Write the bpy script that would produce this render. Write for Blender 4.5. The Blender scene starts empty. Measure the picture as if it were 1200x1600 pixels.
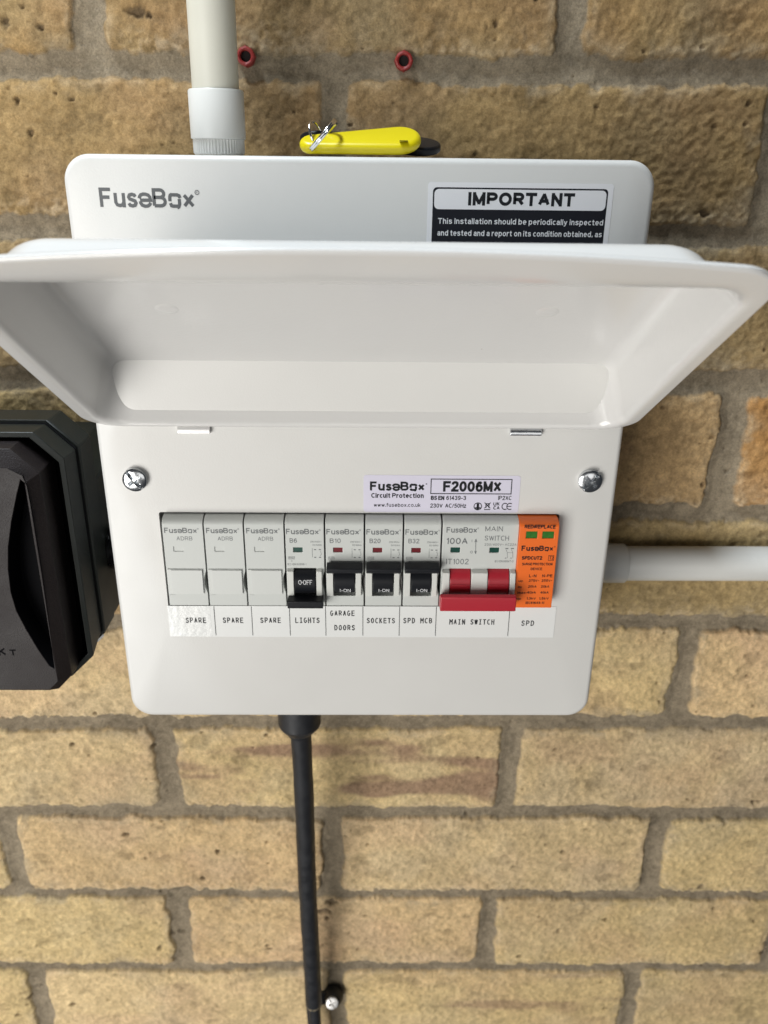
import bpy, bmesh, math, random
import numpy as np
from mathutils import Vector, Matrix

scene = bpy.context.scene
C = scene.collection
S = 0.001                                   # everything below is measured in millimetres

# ------------------------------------------------------------------ camera
FPX, PITCH, YAW, ROLL, DIST, CAMZ = 1298.6, 0.4027, 0.0178, 0.0120, 440.17, 262.98
def cam_axes():
    cp, sp, cy, sy = math.cos(PITCH), math.sin(PITCH), math.cos(YAW), math.sin(YAW)
    f = Vector((sy*cp, cy*cp, -sp)); r = Vector((cy, -sy, 0)); u = r.cross(f)
    c, s = math.cos(ROLL), math.sin(ROLL)
    return c*r + s*u, -s*r + c*u, f
CR, CU, CF = cam_axes()
CP = Vector((0, -DIST, CAMZ))
cam = bpy.data.objects.new('camera', bpy.data.cameras.new('camera'))
C.objects.link(cam)
m = Matrix((CR, CU, -CF)).transposed().to_4x4(); m.translation = CP*S
cam.matrix_world = m
cam.data.sensor_fit = 'VERTICAL'; cam.data.sensor_height = 36
cam.data.lens = FPX/1600*36
cam.data.clip_start = 0.01; cam.data.clip_end = 50
cam.data.dof.use_dof = True; cam.data.dof.focus_distance = 0.352; cam.data.dof.aperture_fstop = 13
scene.camera = cam

# ------------------------------------------------------------------ light
w = bpy.data.worlds.new('World'); scene.world = w; w.use_nodes = True
w.node_tree.nodes['Background'].inputs[0].default_value = (0.80, 0.88, 1.0, 1)
w.node_tree.nodes['Background'].inputs[1].default_value = 0.045
def area(name, loc, target, sx, sy, power, col):
    l = bpy.data.lights.new(name, 'AREA'); l.shape = 'RECTANGLE'; l.size = sx; l.size_y = sy
    l.energy = power; l.color = col
    o = bpy.data.objects.new(name, l); C.objects.link(o); o.location = loc
    o.rotation_euler = (Vector(target) - Vector(loc)).to_track_quat('-Z', 'Y').to_euler()
    return o
area('doorway_light', (-1.10, -1.72, -0.43), (0, 0, 0.0), 1.2, 1.6, 49, (1.0, 0.975, 0.93))
area('added_front_fill', (0.45, -2.5, 0.10), (0, 0, 0.05), 1.4, 1.0, 6, (1.0, 0.975, 0.94))  # weak fill added to lift the shaded right side, no source there
area('overhead_light', (-0.40, -0.135, 1.30), (0, -0.15, 0.2), 0.8, 0.14, 25, (0.86, 0.94, 1.0))
scene.view_settings.view_transform = 'Standard'; scene.view_settings.look = 'None'
scene.view_settings.gamma = 1; scene.view_settings.use_curve_mapping = False
scene.view_settings.exposure = 0.0

# ------------------------------------------------------------------ helpers
def on(u, v, Y):
    """photo measurement (1200x1600) to a point on the plane at depth Y (mm)"""
    d = CR*((u-600)/FPX) - CU*((v-800)/FPX) + CF
    return CP + d*((Y - CP.y)/d.y)
def srgb(r, g, b):
    f = lambda c: (c/12.92 if c <= .04045 else ((c+.055)/1.055)**2.4)
    return tuple(f(c/255) for c in (r, g, b)) + (1,)
def mat(name, col, rough=.5, metal=0, bump=0, bscale=900, var=0, vscale=40, coat=0, rvar=0):
    mt = bpy.data.materials.new(name); mt.use_nodes = True
    nt = mt.node_tree; b = nt.nodes['Principled BSDF']
    col = tuple(col[:3]) + (1,)
    b.inputs['Base Color'].default_value = col
    b.inputs['Roughness'].default_value = rough; b.inputs['Metallic'].default_value = metal
    if coat: b.inputs['Coat Weight'].default_value = coat; b.inputs['Coat Roughness'].default_value = .15
    b.inputs['Specular IOR Level'].default_value = SPEC.get(name, .5)
    tc = nt.nodes.new('ShaderNodeTexCoord')
    if bump:
        n = nt.nodes.new('ShaderNodeTexNoise'); n.inputs['Scale'].default_value = bscale; n.inputs['Detail'].default_value = 3
        bp = nt.nodes.new('ShaderNodeBump'); bp.inputs['Strength'].default_value = bump; bp.inputs['Distance'].default_value = .0004
        nt.links.new(tc.outputs['Object'], n.inputs['Vector']); nt.links.new(n.outputs['Fac'], bp.inputs['Height'])
        nt.links.new(bp.outputs['Normal'], b.inputs['Normal'])
    if var or rvar:
        n = nt.nodes.new('ShaderNodeTexNoise'); n.inputs['Scale'].default_value = vscale; n.inputs['Detail'].default_value = 5
        nt.links.new(tc.outputs['Object'], n.inputs['Vector'])
        if var:
            mx = nt.nodes.new('ShaderNodeMix'); mx.data_type = 'RGBA'
            mx.inputs[6].default_value = tuple(c*(1-var) for c in col[:3]) + (1,)
            mx.inputs[7].default_value = tuple(min(1, c*(1+var)) for c in col[:3]) + (1,)
            nt.links.new(n.outputs['Fac'], mx.inputs[0]); nt.links.new(mx.outputs[2], b.inputs['Base Color'])
        if rvar:
            mr = nt.nodes.new('ShaderNodeMapRange'); mr.inputs[1].default_value = .3; mr.inputs[2].default_value = .7
            mr.inputs[3].default_value = rough-rvar; mr.inputs[4].default_value = rough+rvar
            nt.links.new(n.outputs['Fac'], mr.inputs[0]); nt.links.new(mr.outputs[0], b.inputs['Roughness'])
    return mt
SPEC = {'black_toggle': .22, 'black_pocket': .05, 'black_brown_plastic': .25, 'black_print': .2, 'dark_print': .2, 'black_green_plastic': .3, 'black_cable': .35}
M = dict(
    coat=mat('white_powder_coat', (.625, .62, .60), .36, bump=.12, bscale=1300, var=.015, rvar=.05),
    gloss=mat('white_gloss_coat', (.645, .64, .628), .20, bump=.12, bscale=600, var=.012, coat=.35),
    module=mat('grey_moulding', (.545, .565, .545), .42, bump=.06, bscale=2500, var=.02),
    blankclip=mat('blank_clip_moulding', (.580, .597, .577), .38, bump=.05, bscale=2500),
    cheek=mat('pale_moulding', (.62, .63, .60), .40, bump=.05, bscale=2500),
    dark=mat('dark_print', (.012, .013, .016), .7),
    panel=mat('black_print', (.010, .011, .016), .75),
    whitelabel=mat('white_label', (.74, .74, .76), .45),
    pocket=mat('black_pocket', (.006, .006, .007), .8),
    grey=mat('grey_print', (.14, .15, .155), .6),
    logo=mat('logo_grey', (.075, .08, .085), .5),
    black=mat('black_toggle', (.009, .010, .013), .38, bump=.05, bscale=2000),
    white=mat('white_print', (.72, .73, .75), .6),
    red=mat('red_toggle', (.40, .016, .030), .36, bump=.06, bscale=1500, var=.06),
    orange=mat('orange_moulding', (.80, .145, .013), .45, bump=.05, bscale=2000, var=.03),
    green=mat('green_flag', (.004, .050, .036), .35),
    lime=mat('green_window', (.035, .16, .025), .25, var=.35, vscale=600),
    flagred=mat('red_flag', (.13, .005, .010), .35),
    sticker=mat('lilac_white_label', (.62, .60, .71), .45, bump=.02),
    tape=mat('label_tape', (.72, .73, .72), .34, bump=.10, bscale=220),
    foil=mat('crinkled_tape', (.74, .75, .74), .22, bump=.55, bscale=300),
    zinc=mat('zinc_plate', (.62, .64, .66), .20, 1, bump=.12, bscale=500, rvar=.06),
    clip=mat('pale_lit_steel', (.86, .85, .84), .42, .75),
    steel=mat('bright_steel', (.75, .75, .76), .14, 1),
    pvc=mat('white_pvc', (.56, .545, .47), .38, bump=.05, bscale=400, var=.03),
    pvc2=mat('white_pvc_fitting', (.63, .63, .605), .33, bump=.04, bscale=400),
    cable=mat('black_cable', (.018, .019, .022), .50, bump=.25, bscale=300, var=.45, vscale=120, rvar=.12),
    fray=mat('frayed_edge', (.20, .165, .11), .9, bump=.5, bscale=400),
    iso=mat('black_green_plastic', (.012, .0145, .0125), .42, bump=.10, bscale=1200, var=.2, rvar=.06),
    isogloss=mat('black_gloss_plastic', (.006, .006, .007), .16),
    knob=mat('black_brown_plastic', (.017, .013, .013), .5, bump=.55, bscale=1600, var=.2, rvar=.08),
    yellow=mat('yellow_plastic', (.72, .60, .004), .32, bump=.05, bscale=400, var=.03),
    plug=mat('red_nylon', (.25, .018, .015), .5, bump=.3, bscale=900, var=.2, vscale=300),
    hole=mat('dark_bore', (.010, .006, .005), .9),
    slot=mat('slot_dark', (.09, .075, .08), .5),
)
def specks(mt, scale=55, rad=.022):
    nt = mt.node_tree; b = nt.nodes['Principled BSDF']; src = b.inputs['Base Color'].links[0].from_socket
    tc = nt.nodes.new('ShaderNodeTexCoord'); v = nt.nodes.new('ShaderNodeTexVoronoi'); v.inputs['Scale'].default_value = scale
    nt.links.new(tc.outputs['Object'], v.inputs['Vector'])
    sp = nt.nodes.new('ShaderNodeSeparateColor'); nt.links.new(v.outputs['Color'], sp.inputs[0])
    th = nt.nodes.new('ShaderNodeMath'); th.operation = 'SUBTRACT'; nt.links.new(sp.outputs[0], th.inputs[0]); th.inputs[1].default_value = .62
    rr = nt.nodes.new('ShaderNodeMath'); rr.operation = 'MULTIPLY'; nt.links.new(th.outputs[0], rr.inputs[0]); rr.inputs[1].default_value = rad*3
    lt = nt.nodes.new('ShaderNodeMath'); lt.operation = 'LESS_THAN'; nt.links.new(v.outputs['Distance'], lt.inputs[0]); nt.links.new(rr.outputs[0], lt.inputs[1])
    fa = nt.nodes.new('ShaderNodeMath'); fa.operation = 'MULTIPLY'; nt.links.new(lt.outputs[0], fa.inputs[0]); fa.inputs[1].default_value = .55
    mx = nt.nodes.new('ShaderNodeMix'); mx.data_type = 'RGBA'; nt.links.new(fa.outputs[0], mx.inputs[0])
    nt.links.new(src, mx.inputs[6]); mx.inputs[7].default_value = (.16, .13, .10, 1); nt.links.new(mx.outputs[2], b.inputs['Base Color'])
specks(M['coat']); specks(M['gloss'], 40, .012)
def finish(bm, name, mats, parent=None, origin=(0, 0, 0), smooth=35, bevel=0, seg=2):
    """link a bmesh (mm, world axes) as one object whose origin sits at origin (mm)"""
    o0 = Vector(origin)
    for v in bm.verts: v.co = (v.co - o0)*S
    bmesh.ops.recalc_face_normals(bm, faces=bm.faces) if not getattr(bm, 'keep', False) else None
    me = bpy.data.meshes.new(name); bm.to_mesh(me); bm.free()
    for mt in (mats if isinstance(mats, (list, tuple)) else [mats]): me.materials.append(M[mt] if isinstance(mt, str) else mt)
    if smooth:
        me.polygons.foreach_set('use_smooth', [True]*len(me.polygons))
        me.set_sharp_from_angle(angle=math.radians(smooth))
    o = bpy.data.objects.new(name, me); C.objects.link(o)
    if parent:
        o.parent = parent
        o.location = o0*S - Vector(world_loc(parent))
    else: o.location = o0*S
    if bevel:
        b = o.modifiers.new('bevel', 'BEVEL'); b.width = bevel*S; b.segments = seg; b.limit_method = 'ANGLE'; b.angle_limit = math.radians(40)
        b.harden_normals = False
    return o
def world_loc(o):
    l = Vector(o.location)
    while o.parent: o = o.parent; l += Vector(o.location)
    return l
def thing(name, label, cat, loc, group=None):
    o = bpy.data.objects.new(name, None); C.objects.link(o); o.location = Vector(loc)*S
    o.empty_display_size = .02; o['label'] = label; o['category'] = cat
    if group: o['group'] = group
    return o
def rrect(x0, x1, z0, z1, r, n=8):
    pts = []
    for cx, cz, a0 in ((x1-r, z1-r, 0), (x0+r, z1-r, 90), (x0+r, z0+r, 180), (x1-r, z0+r, 270)):
        for i in range(n+1):
            a = math.radians(a0 + 90*i/n); pts.append((cx + r*math.cos(a), cz + r*math.sin(a)))
    return pts
def loft(bm, loops, cap0=False, cap1=False, closed=True, mi=0):
    vs = [[bm.verts.new(p) for p in lp] for lp in loops]
    for a, b in zip(vs, vs[1:]):
        n = len(a)
        for i in range(n if closed else n-1):
            j = (i+1) % n
            f = bm.faces.new((a[i], a[j], b[j], b[i])); f.material_index = mi
    if cap0: bm.faces.new(vs[0][::-1]).material_index = mi
    if cap1: bm.faces.new(vs[-1]).material_index = mi
    return vs
def box(bm, x0, x1, y0, y1, z0, z1, mi=0):
    loft(bm, [[(x0, y, z0), (x1, y, z0), (x1, y, z1), (x0, y, z1)] for y in (y0, y1)], True, True, mi=mi)
def lathe(bm, prof, origin, axis='Z', n=40, cap=True, mi=0):
    """prof: list of (radius, height)"""
    o = Vector(origin); loops = []
    for r, h in prof:
        lp = []
        for i in range(n):
            a = 2*math.pi*i/n; c, s = r*math.cos(a), r*math.sin(a)
            lp.append(o + (Vector((c, s, h)) if axis == 'Z' else Vector((h, c, s)) if axis == 'X' else Vector((c, h, s))))
        loops.append(lp)
    loft(bm, loops, cap, cap, mi=mi)
def tube(bm, pts, rad, n=20, cap=True, mi=0):
    pts = [Vector(p) for p in pts]; loops = []
    up = None
    for i, p in enumerate(pts):
        t = (pts[min(i+1, len(pts)-1)] - pts[max(i-1, 0)]).normalized()
        if up is None: up = t.orthogonal().normalized()
        a = (up - t*up.dot(t)).normalized(); b = t.cross(a); up = a
        r = rad[i] if isinstance(rad, (list, tuple)) else rad
        loops.append([p + a*r*math.cos(2*math.pi*k/n) + b*r*math.sin(2*math.pi*k/n) for k in range(n)])
    loft(bm, loops, cap, cap, mi=mi)
def filled(bm, outline, holes, y, mi=0):
    """flat face in the XZ plane at y with holes; returns the vertex loops"""
    loops = []; edges = []
    for lp in [outline] + holes:
        vs = [bm.verts.new((x, y, z)) for x, z in lp]; loops.append(vs)
        edges += [bm.edges.new((vs[i], vs[(i+1) % len(vs)])) for i in range(len(vs))]
    r = bmesh.ops.triangle_fill(bm, use_beauty=True, use_dissolve=False, edges=edges)
    for g in r['geom']:
        if isinstance(g, bmesh.types.BMFace): g.material_index = mi
    return loops
def wallstrip(bm, vs, y2, mi=0):
    nv = [bm.verts.new((v.co.x, y2, v.co.z)) for v in vs]
    for i in range(len(vs)):
        j = (i+1) % len(vs); bm.faces.new((vs[i], vs[j], nv[j], nv[i])).material_index = mi
    return nv
def prism(bm, outline, y0, y1, mi=0, mi_front=None):
    """solid with the XZ outline between y0 (back) and y1 (front)"""
    lp = filled(bm, outline, [], y1, mi if mi_front is None else mi_front)[0]
    back = wallstrip(bm, lp, y0, mi)
    bm.faces.new(back)
def extrude_x(bm, prof, x0, x1, mi=0):
    loft(bm, [[(x, y, z) for y, z in prof] for x in (x0, x1)], True, True, mi=mi)

# --- lettering: a plain single-stroke sans alphabet, drawn as mitred ribbons ---
def arc(cx, cy, rx, ry, a0, a1, n=10):
    return [(cx+rx*math.cos(math.radians(a0+(a1-a0)*i/n)), cy+ry*math.sin(math.radians(a0+(a1-a0)*i/n))) for i in range(n+1)]
def ell(cx, cy, rx, ry, n=20): return arc(cx, cy, rx, ry, 90, 450, n)
_S = [(.60, .79), (.52, .94), (.31, 1), (.11, .94), (.03, .76), (.11, .60), (.32, .52), (.53, .44), (.62, .26), (.52, .06), (.31, 0), (.09, .06), (0, .23)]
_s = [(x*.78, y*.72) for x, y in _S]
_P = [(0, 0), (0, 1), (.36, 1)] + arc(.36, .74, .26, .26, 90, -90) + [(0, .48)]
_n = [(0, .44), (.06, .62), (.22, .72), (.38, .66), (.44, .48), (.44, 0)]
GL = {
 'A': [[(0, 0), (.35, 1), (.70, 0)], [(.12, .34), (.58, .34)]],
 'B': [[(0, 0), (0, 1), (.36, 1)] + arc(.36, .765, .235, .235, 90, -90) + [(0, .53)], [(.36, .53)] + arc(.38, .265, .265, .265, 90, -90) + [(0, 0)]],
 'C': [arc(.37, .5, .37, .5, 48, 312, 16)], 'D': [[(0, 0), (0, 1), (.26, 1)] + arc(.26, .5, .40, .5, 90, -90, 14) + [(0, 0)]],
 'E': [[(.56, 1), (0, 1), (0, 0), (.58, 0)], [(0, .53), (.50, .53)]], 'F': [[(.56, 1), (0, 1), (0, 0)], [(0, .51), (.47, .51)]],
 'G': [arc(.38, .5, .38, .5, 48, 335, 16) + [(.74, .46), (.42, .46)]], 'H': [[(0, 0), (0, 1)], [(.64, 0), (.64, 1)], [(0, .53), (.64, .53)]],
 'I': [[(0, 0), (0, 1)]], '|': [[(.25, 0), (.25, 1)], [(0, 1), (.5, 1)], [(0, 0), (.5, 0)]],
 'K': [[(0, 0), (0, 1)], [(.60, 1), (.0, .38)], [(.19, .58), (.62, 0)]], 'L': [[(0, 1), (0, 0), (.52, 0)]],
 'M': [[(0, 0), (0, 1), (.38, .06), (.76, 1), (.76, 0)]], '^': [[(0, 0), (0, 1), (.38, .45), (.76, 1), (.76, 0)]], 'N': [[(0, 0), (0, 1), (.62, 0), (.62, 1)]], 'O': [ell(.39, .5, .39, .5, 24)],
 'P': [_P], 'R': [_P, [(.34, .48), (.64, 0)]], 'S': [_S], 'T': [[(0, 1), (.64, 1)], [(.32, 1), (.32, 0)]],
 'U': [[(0, 1), (0, .30)] + arc(.31, .30, .31, .30, 180, 360) + [(.62, 1)]], 'V': [[(0, 1), (.34, 0), (.68, 1)]],
 'W': [[(0, 1), (.24, 0), (.47, .96), (.70, 0), (.94, 1)]], 'X': [[(0, 0), (.64, 1)], [(0, 1), (.64, 0)]], 'Y': [[(0, 1), (.32, .46), (.64, 1)], [(.32, .46), (.32, 0)]], 'Z': [[(0, 1), (.6, 1), (0, 0), (.6, 0)]],
 'a': [[(.04, .54), (.12, .68), (.26, .72), (.42, .66), (.46, .52), (.46, 0)], [(.46, .42), (.20, .39), (.05, .31), (.02, .17), (.09, .04), (.22, 0), (.37, .07), (.46, .22)]],
 'b': [[(0, 0), (0, 1)], ell(.25, .36, .25, .36)], 'c': [arc(.25, .36, .25, .36, 48, 312, 14)], 'd': [[(.5, 0), (.5, 1)], ell(.25, .36, .25, .36)],
 'e': [[(.01, .37), (.50, .37)] + arc(.255, .36, .248, .36, 8, 318, 16)], 'f': [[(.29, 1), (.19, 1), (.12, .90), (.12, 0)], [(0, .70), (.27, .70)]],
 'g': [ell(.25, .36, .25, .36), [(.5, .72), (.5, -.1)] + arc(.25, -.08, .25, .2, 0, -150)],
 'h': [[(0, 0), (0, 1)], _n], 'i': [[(0, 0), (0, .63)], [(0, .93), (0, 1)]], 'k': [[(0, 0), (0, 1)], [(.42, .72), (0, .30)], [(.15, .44), (.44, 0)]], 'l': [[(0, 0), (0, 1)]],
 'm': [[(0, 0), (0, .72)], [(0, .5), (.1, .7), (.26, .7), (.34, .5), (.34, 0)], [(.34, .5), (.44, .7), (.6, .7), (.68, .5), (.68, 0)]],
 'n': [[(0, 0), (0, .72)], _n], 'o': [ell(.26, .36, .26, .36)], 'p': [[(0, -.28), (0, .72)], ell(.25, .36, .25, .36)], 'r': [[(0, 0), (0, .72)], [(0, .42), (.07, .62), (.18, .71), (.28, .71)]],
 's': [_s], 't': [[(.13, .95), (.13, .14), (.19, .01), (.29, .01)], [(0, .70), (.28, .70)]], 'u': [[(0, .72), (0, .22), (.07, .05), (.22, 0), (.37, .07), (.44, .25)], [(.44, .72), (.44, 0)]],
 'v': [[(0, .72), (.23, 0), (.46, .72)]], 'w': [[(0, .72), (.17, 0), (.34, .66), (.51, 0), (.68, .72)]], 'x': [[(0, 0), (.44, .72)], [(0, .72), (.44, 0)]],
 'y': [[(0, .72), (.23, .02)], [(.46, .72), (.18, -.18), (.10, -.28), (.0, -.28)]], 'z': [[(0, .72), (.42, .72), (0, 0), (.42, 0)]],
 '0': [ell(.28, .5, .28, .5)], '1': [[(0, .80), (.13, .86), (.22, 1), (.22, 0)]],
 '2': [[(.02, .72), (.06, .90), (.20, 1), (.38, 1), (.52, .90), (.54, .72), (.46, .52), (.20, .28), (0, 0), (.56, 0)]],
 '3': [[(.02, .78), (.08, .94), (.26, 1), (.44, .95), (.52, .77), (.44, .59), (.24, .53), (.46, .47), (.55, .27), (.46, .06), (.26, 0), (.07, .06), (0, .24)]],
 '4': [[(.42, 0), (.42, 1), (0, .30), (.56, .30)]], '5': [[(.50, 1), (.10, 1), (.04, .50), (.20, .62), (.38, .62), (.52, .50), (.55, .30), (.46, .07), (.26, 0), (.08, .06), (0, .22)]],
 '6': [[(.51, .84), (.40, .98), (.24, .98), (.08, .82), (.01, .50), (.03, .22), (.14, .03), (.28, 0), (.44, .05), (.54, .20), (.55, .36), (.46, .56), (.30, .63), (.12, .56), (.02, .40)]],
 '7': [[(0, 1), (.56, 1), (.32, .50), (.20, 0)]], '8': [ell(.27, .77, .23, .23), ell(.27, .27, .27, .27)], '9': [[(.04, .16), (.16, .02), (.32, .02), (.48, .18), (.55, .50), (.52, .80), (.40, .98), (.26, 1), (.10, .94), (.01, .78), (.01, .62), (.12, .43), (.27, .38), (.44, .46), (.54, .62)]],
 '.': [[(0, 0), (0, .12)]], ',': [[(.06, .12), (.06, 0), (0, -.14)]], ':': [[(0, .1), (0, .22)], [(0, .58), (0, .70)]], '-': [[(0, .38), (.28, .38)]], '/': [[(0, 0), (.32, 1)]],
 '~': [[(0, .42), (.1, .52), (.22, .5), (.34, .42), (.46, .52)]], '\u00b7': [[(0, .44), (0, .56)]],
}
_jit = [0]
def ribbon(bm, pts, wd, y, mi=0, close=False):
    """flat pen stroke of width wd at depth y; every stroke sits a hair proud of the last so none are coplanar"""
    P = [Vector(p) for p in pts]; Q = [P[0]]
    for p in P[1:]:
        if (p-Q[-1]).length > 1e-5: Q.append(p)
    if (Q[0]-Q[-1]).length < 1e-5 and len(Q) > 3: Q.pop(); close = True
    n = len(Q)
    if n < 2: return
    for i in range(1, n-1):                           # a hairpin (M, N, A, V, W) is drawn as two overlapping strokes
        a, b = (Q[i]-Q[i-1]).normalized(), (Q[i+1]-Q[i]).normalized()
        if a.dot(b) < -.25:
            ext = lambda d: 0 if min(abs(d.x), abs(d.y)) < .02 else .22*wd
            ribbon(bm, Q[:i] + [Q[i]+a*ext(a)], wd, y, mi); ribbon(bm, [Q[i]-b*ext(b)] + Q[i+1:], wd, y, mi)
            return
    if not close:                                     # square caps where a stroke ends along an axis
        for i, j in ((0, 1), (n-1, n-2)):
            d = Q[i]-Q[j]
            if min(abs(d.x), abs(d.y)) < .02*d.length and n < 9: Q[i] = Q[i] + d.normalized()*wd/2
    _jit[0] = (_jit[0]+1) % 9; yy = y - _jit[0]*.003
    L, R_ = [], []
    for i in range(n):
        a = Q[i-1] if (i or close) else None; b = Q[(i+1) % n] if (i < n-1 or close) else None
        d0 = (Q[i]-a).normalized() if a is not None else None; d1 = (b-Q[i]).normalized() if b is not None else None
        if d0 is None: d0 = d1
        if d1 is None: d1 = d0
        n0, n1 = Vector((-d0.y, d0.x)), Vector((-d1.y, d1.x)); mm = n0+n1
        if mm.length < .25: mm = n0
        mm.normalize(); k = min(1/max(.35, mm.dot(n0)), 1.6)*wd/2
        L.append(bm.verts.new((Q[i].x+mm.x*k, yy, Q[i].y+mm.y*k))); R_.append(bm.verts.new((Q[i].x-mm.x*k, yy, Q[i].y-mm.y*k)))
    for i in range(n if close else n-1):
        j = (i+1) % n; bm.faces.new((L[i], L[j], R_[j], R_[i])).material_index = mi
def stroke(bm, pts, wd, y, mi=0, close=False): ribbon(bm, pts, wd, y, mi, close)
def text(bm, s, x, z, h, y, width=None, align='L', off=0.0, mi=0, fit=False):
    """letters of cap height h standing on z at depth y; width fits the whole string; off adds weight"""
    wd = (.115 + off*4.0)*h; gap = .17 + off*2.2 + .115; pen = 0; out = []; hi = 0
    for ch in s:
        if ch == ' ': pen += .30; continue
        g = GL[ch]; gw = max(p[0] for pl in g for p in pl)
        for pl in g: out.append([(pen+px, pz) for px, pz in pl])
        hi = max(hi, pen+gw); pen += gw + gap
    if not out: return
    lo, up = 0, 1
    if fit: up = max(p[1] for pl in out for p in pl)
    sz = (h-wd)/(up-lo); sx = ((width-wd)/hi if hi > .02 else 0) if width else sz
    W = hi*sx + wd; x0 = x + wd/2 - (0 if align == 'L' else W/2 if align == 'C' else W)
    for pl in out: ribbon(bm, [(x0+px*sx, z+wd/2+pz*sz) for px, pz in pl], wd, y, mi)
def mono(bm, s, xc, z, h, y, pitch, off=0.0, mi=0):
    n = len(s)
    for i, ch in enumerate(s):
        if ch == ' ': continue
        ch = {'I': '|', 'M': '^'}.get(ch, ch); cw = {'|': .52, '^': .80, 'W': .84}.get(ch, .72)*pitch
        text(bm, ch, xc + (i-(n-1)/2)*pitch, z, h, y, cw, 'C', off, mi)
def logo(bm, x0, x1, zb, h, y, mi=0, reg=True, bold=.012):
    k = (x1-x0)/(1030-105); vz = h/185.0; sw = (27+bold*450)*k
    X = lambda p: x0 + (p-105)*k
    Z = lambda p: zb + (330-p)*vz
    for ch, a, b, t, lo in (('F', 105, 217, 145, 332), ('u', 245, 357, 195, 334), ('s', 372, 475, 190, 336), ('B', 622, 762, 145, 332), ('x', 918, 1035, 192, 331)):
        g = GL[ch]; gx = max(p[0] for pl in g for p in pl); gz = max(p[1] for pl in g for p in pl)
        A, B_, Tz, Lz = X(a)+sw/2, X(b)-sw/2, Z(t)-sw/2, Z(lo)+sw/2
        for pl in g: ribbon(bm, [(A+px/gx*(B_-A), Lz+pz/gz*(Tz-Lz)) for px, pz in pl], sw, y, mi)
    for pl in (((493, 246), (500, 226), (512, 211), (534, 204), (560, 205), (585, 214), (599, 233), (603, 262), (500, 263)), ((502, 272), (505, 290), (517, 310), (545, 321), (572, 318), (592, 305), (603, 286)),
               ((818, 200), (800, 212), (794, 230), (793, 270)), ((796, 288), (804, 312), (822, 317), (856, 317)), ((885, 246), (886, 296), (876, 322), (858, 334)), ((828, 208), (868, 208), (886, 216), (894, 238))):
        ribbon(bm, [(X(p), Z(q)) for p, q in pl], sw, y, mi)
    if reg:
        c = (X(1064), Z(182)); r = 20*k
        ribbon(bm, [(c[0]+r*math.cos(a*math.pi/6), c[1]+r*math.sin(a*math.pi/6)) for a in range(12)], 7*k, y, mi, True)
        text(bm, 'R', c[0], c[1]-10*vz, 20*vz, y, 14*k, 'C', mi=mi)
def newbm(): return bmesh.new()
def keepbm():
    return bmesh.new()

# ------------------------------------------------------------------ brick wall
rng = np.random.default_rng(7)
def vnoise(x, z, sc, seed):
    r = np.random.default_rng(seed); T = r.random((256, 256))
    a, b = x/sc + 1000.3, z/sc + 1000.7
    ia, ib = np.floor(a).astype(int), np.floor(b).astype(int); fa, fb = a-ia, b-ib
    fa = fa*fa*(3-2*fa); fb = fb*fb*(3-2*fb)
    g = lambda i, j: T[i % 256, j % 256]
    return (g(ia, ib)*(1-fa)+g(ia+1, ib)*fa)*(1-fb) + (g(ia, ib+1)*(1-fa)+g(ia+1, ib+1)*fa)*fb - .5
def fbm(x, z, sc, seed, oct=4, gain=.5):
    s = 0; amp = 1
    for o in range(oct): s = s + amp*vnoise(x, z, sc, seed+o*17); sc = sc*.5; amp *= gain
    return s
def ss(a, b, x):
    t = np.clip((x-a)/(b-a), 0, 1); return t*t*(3-2*t)
def axis(lo, hi, step, far):
    core = np.arange(lo, hi+step/2, step); out = []; d = step; p = hi
    while p < hi+far: d = min(d*1.15, 9); p += d; out.append(p)
    out = np.array(out); left = lo - (out-hi)
    return np.concatenate([left[::-1], core, out])
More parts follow.
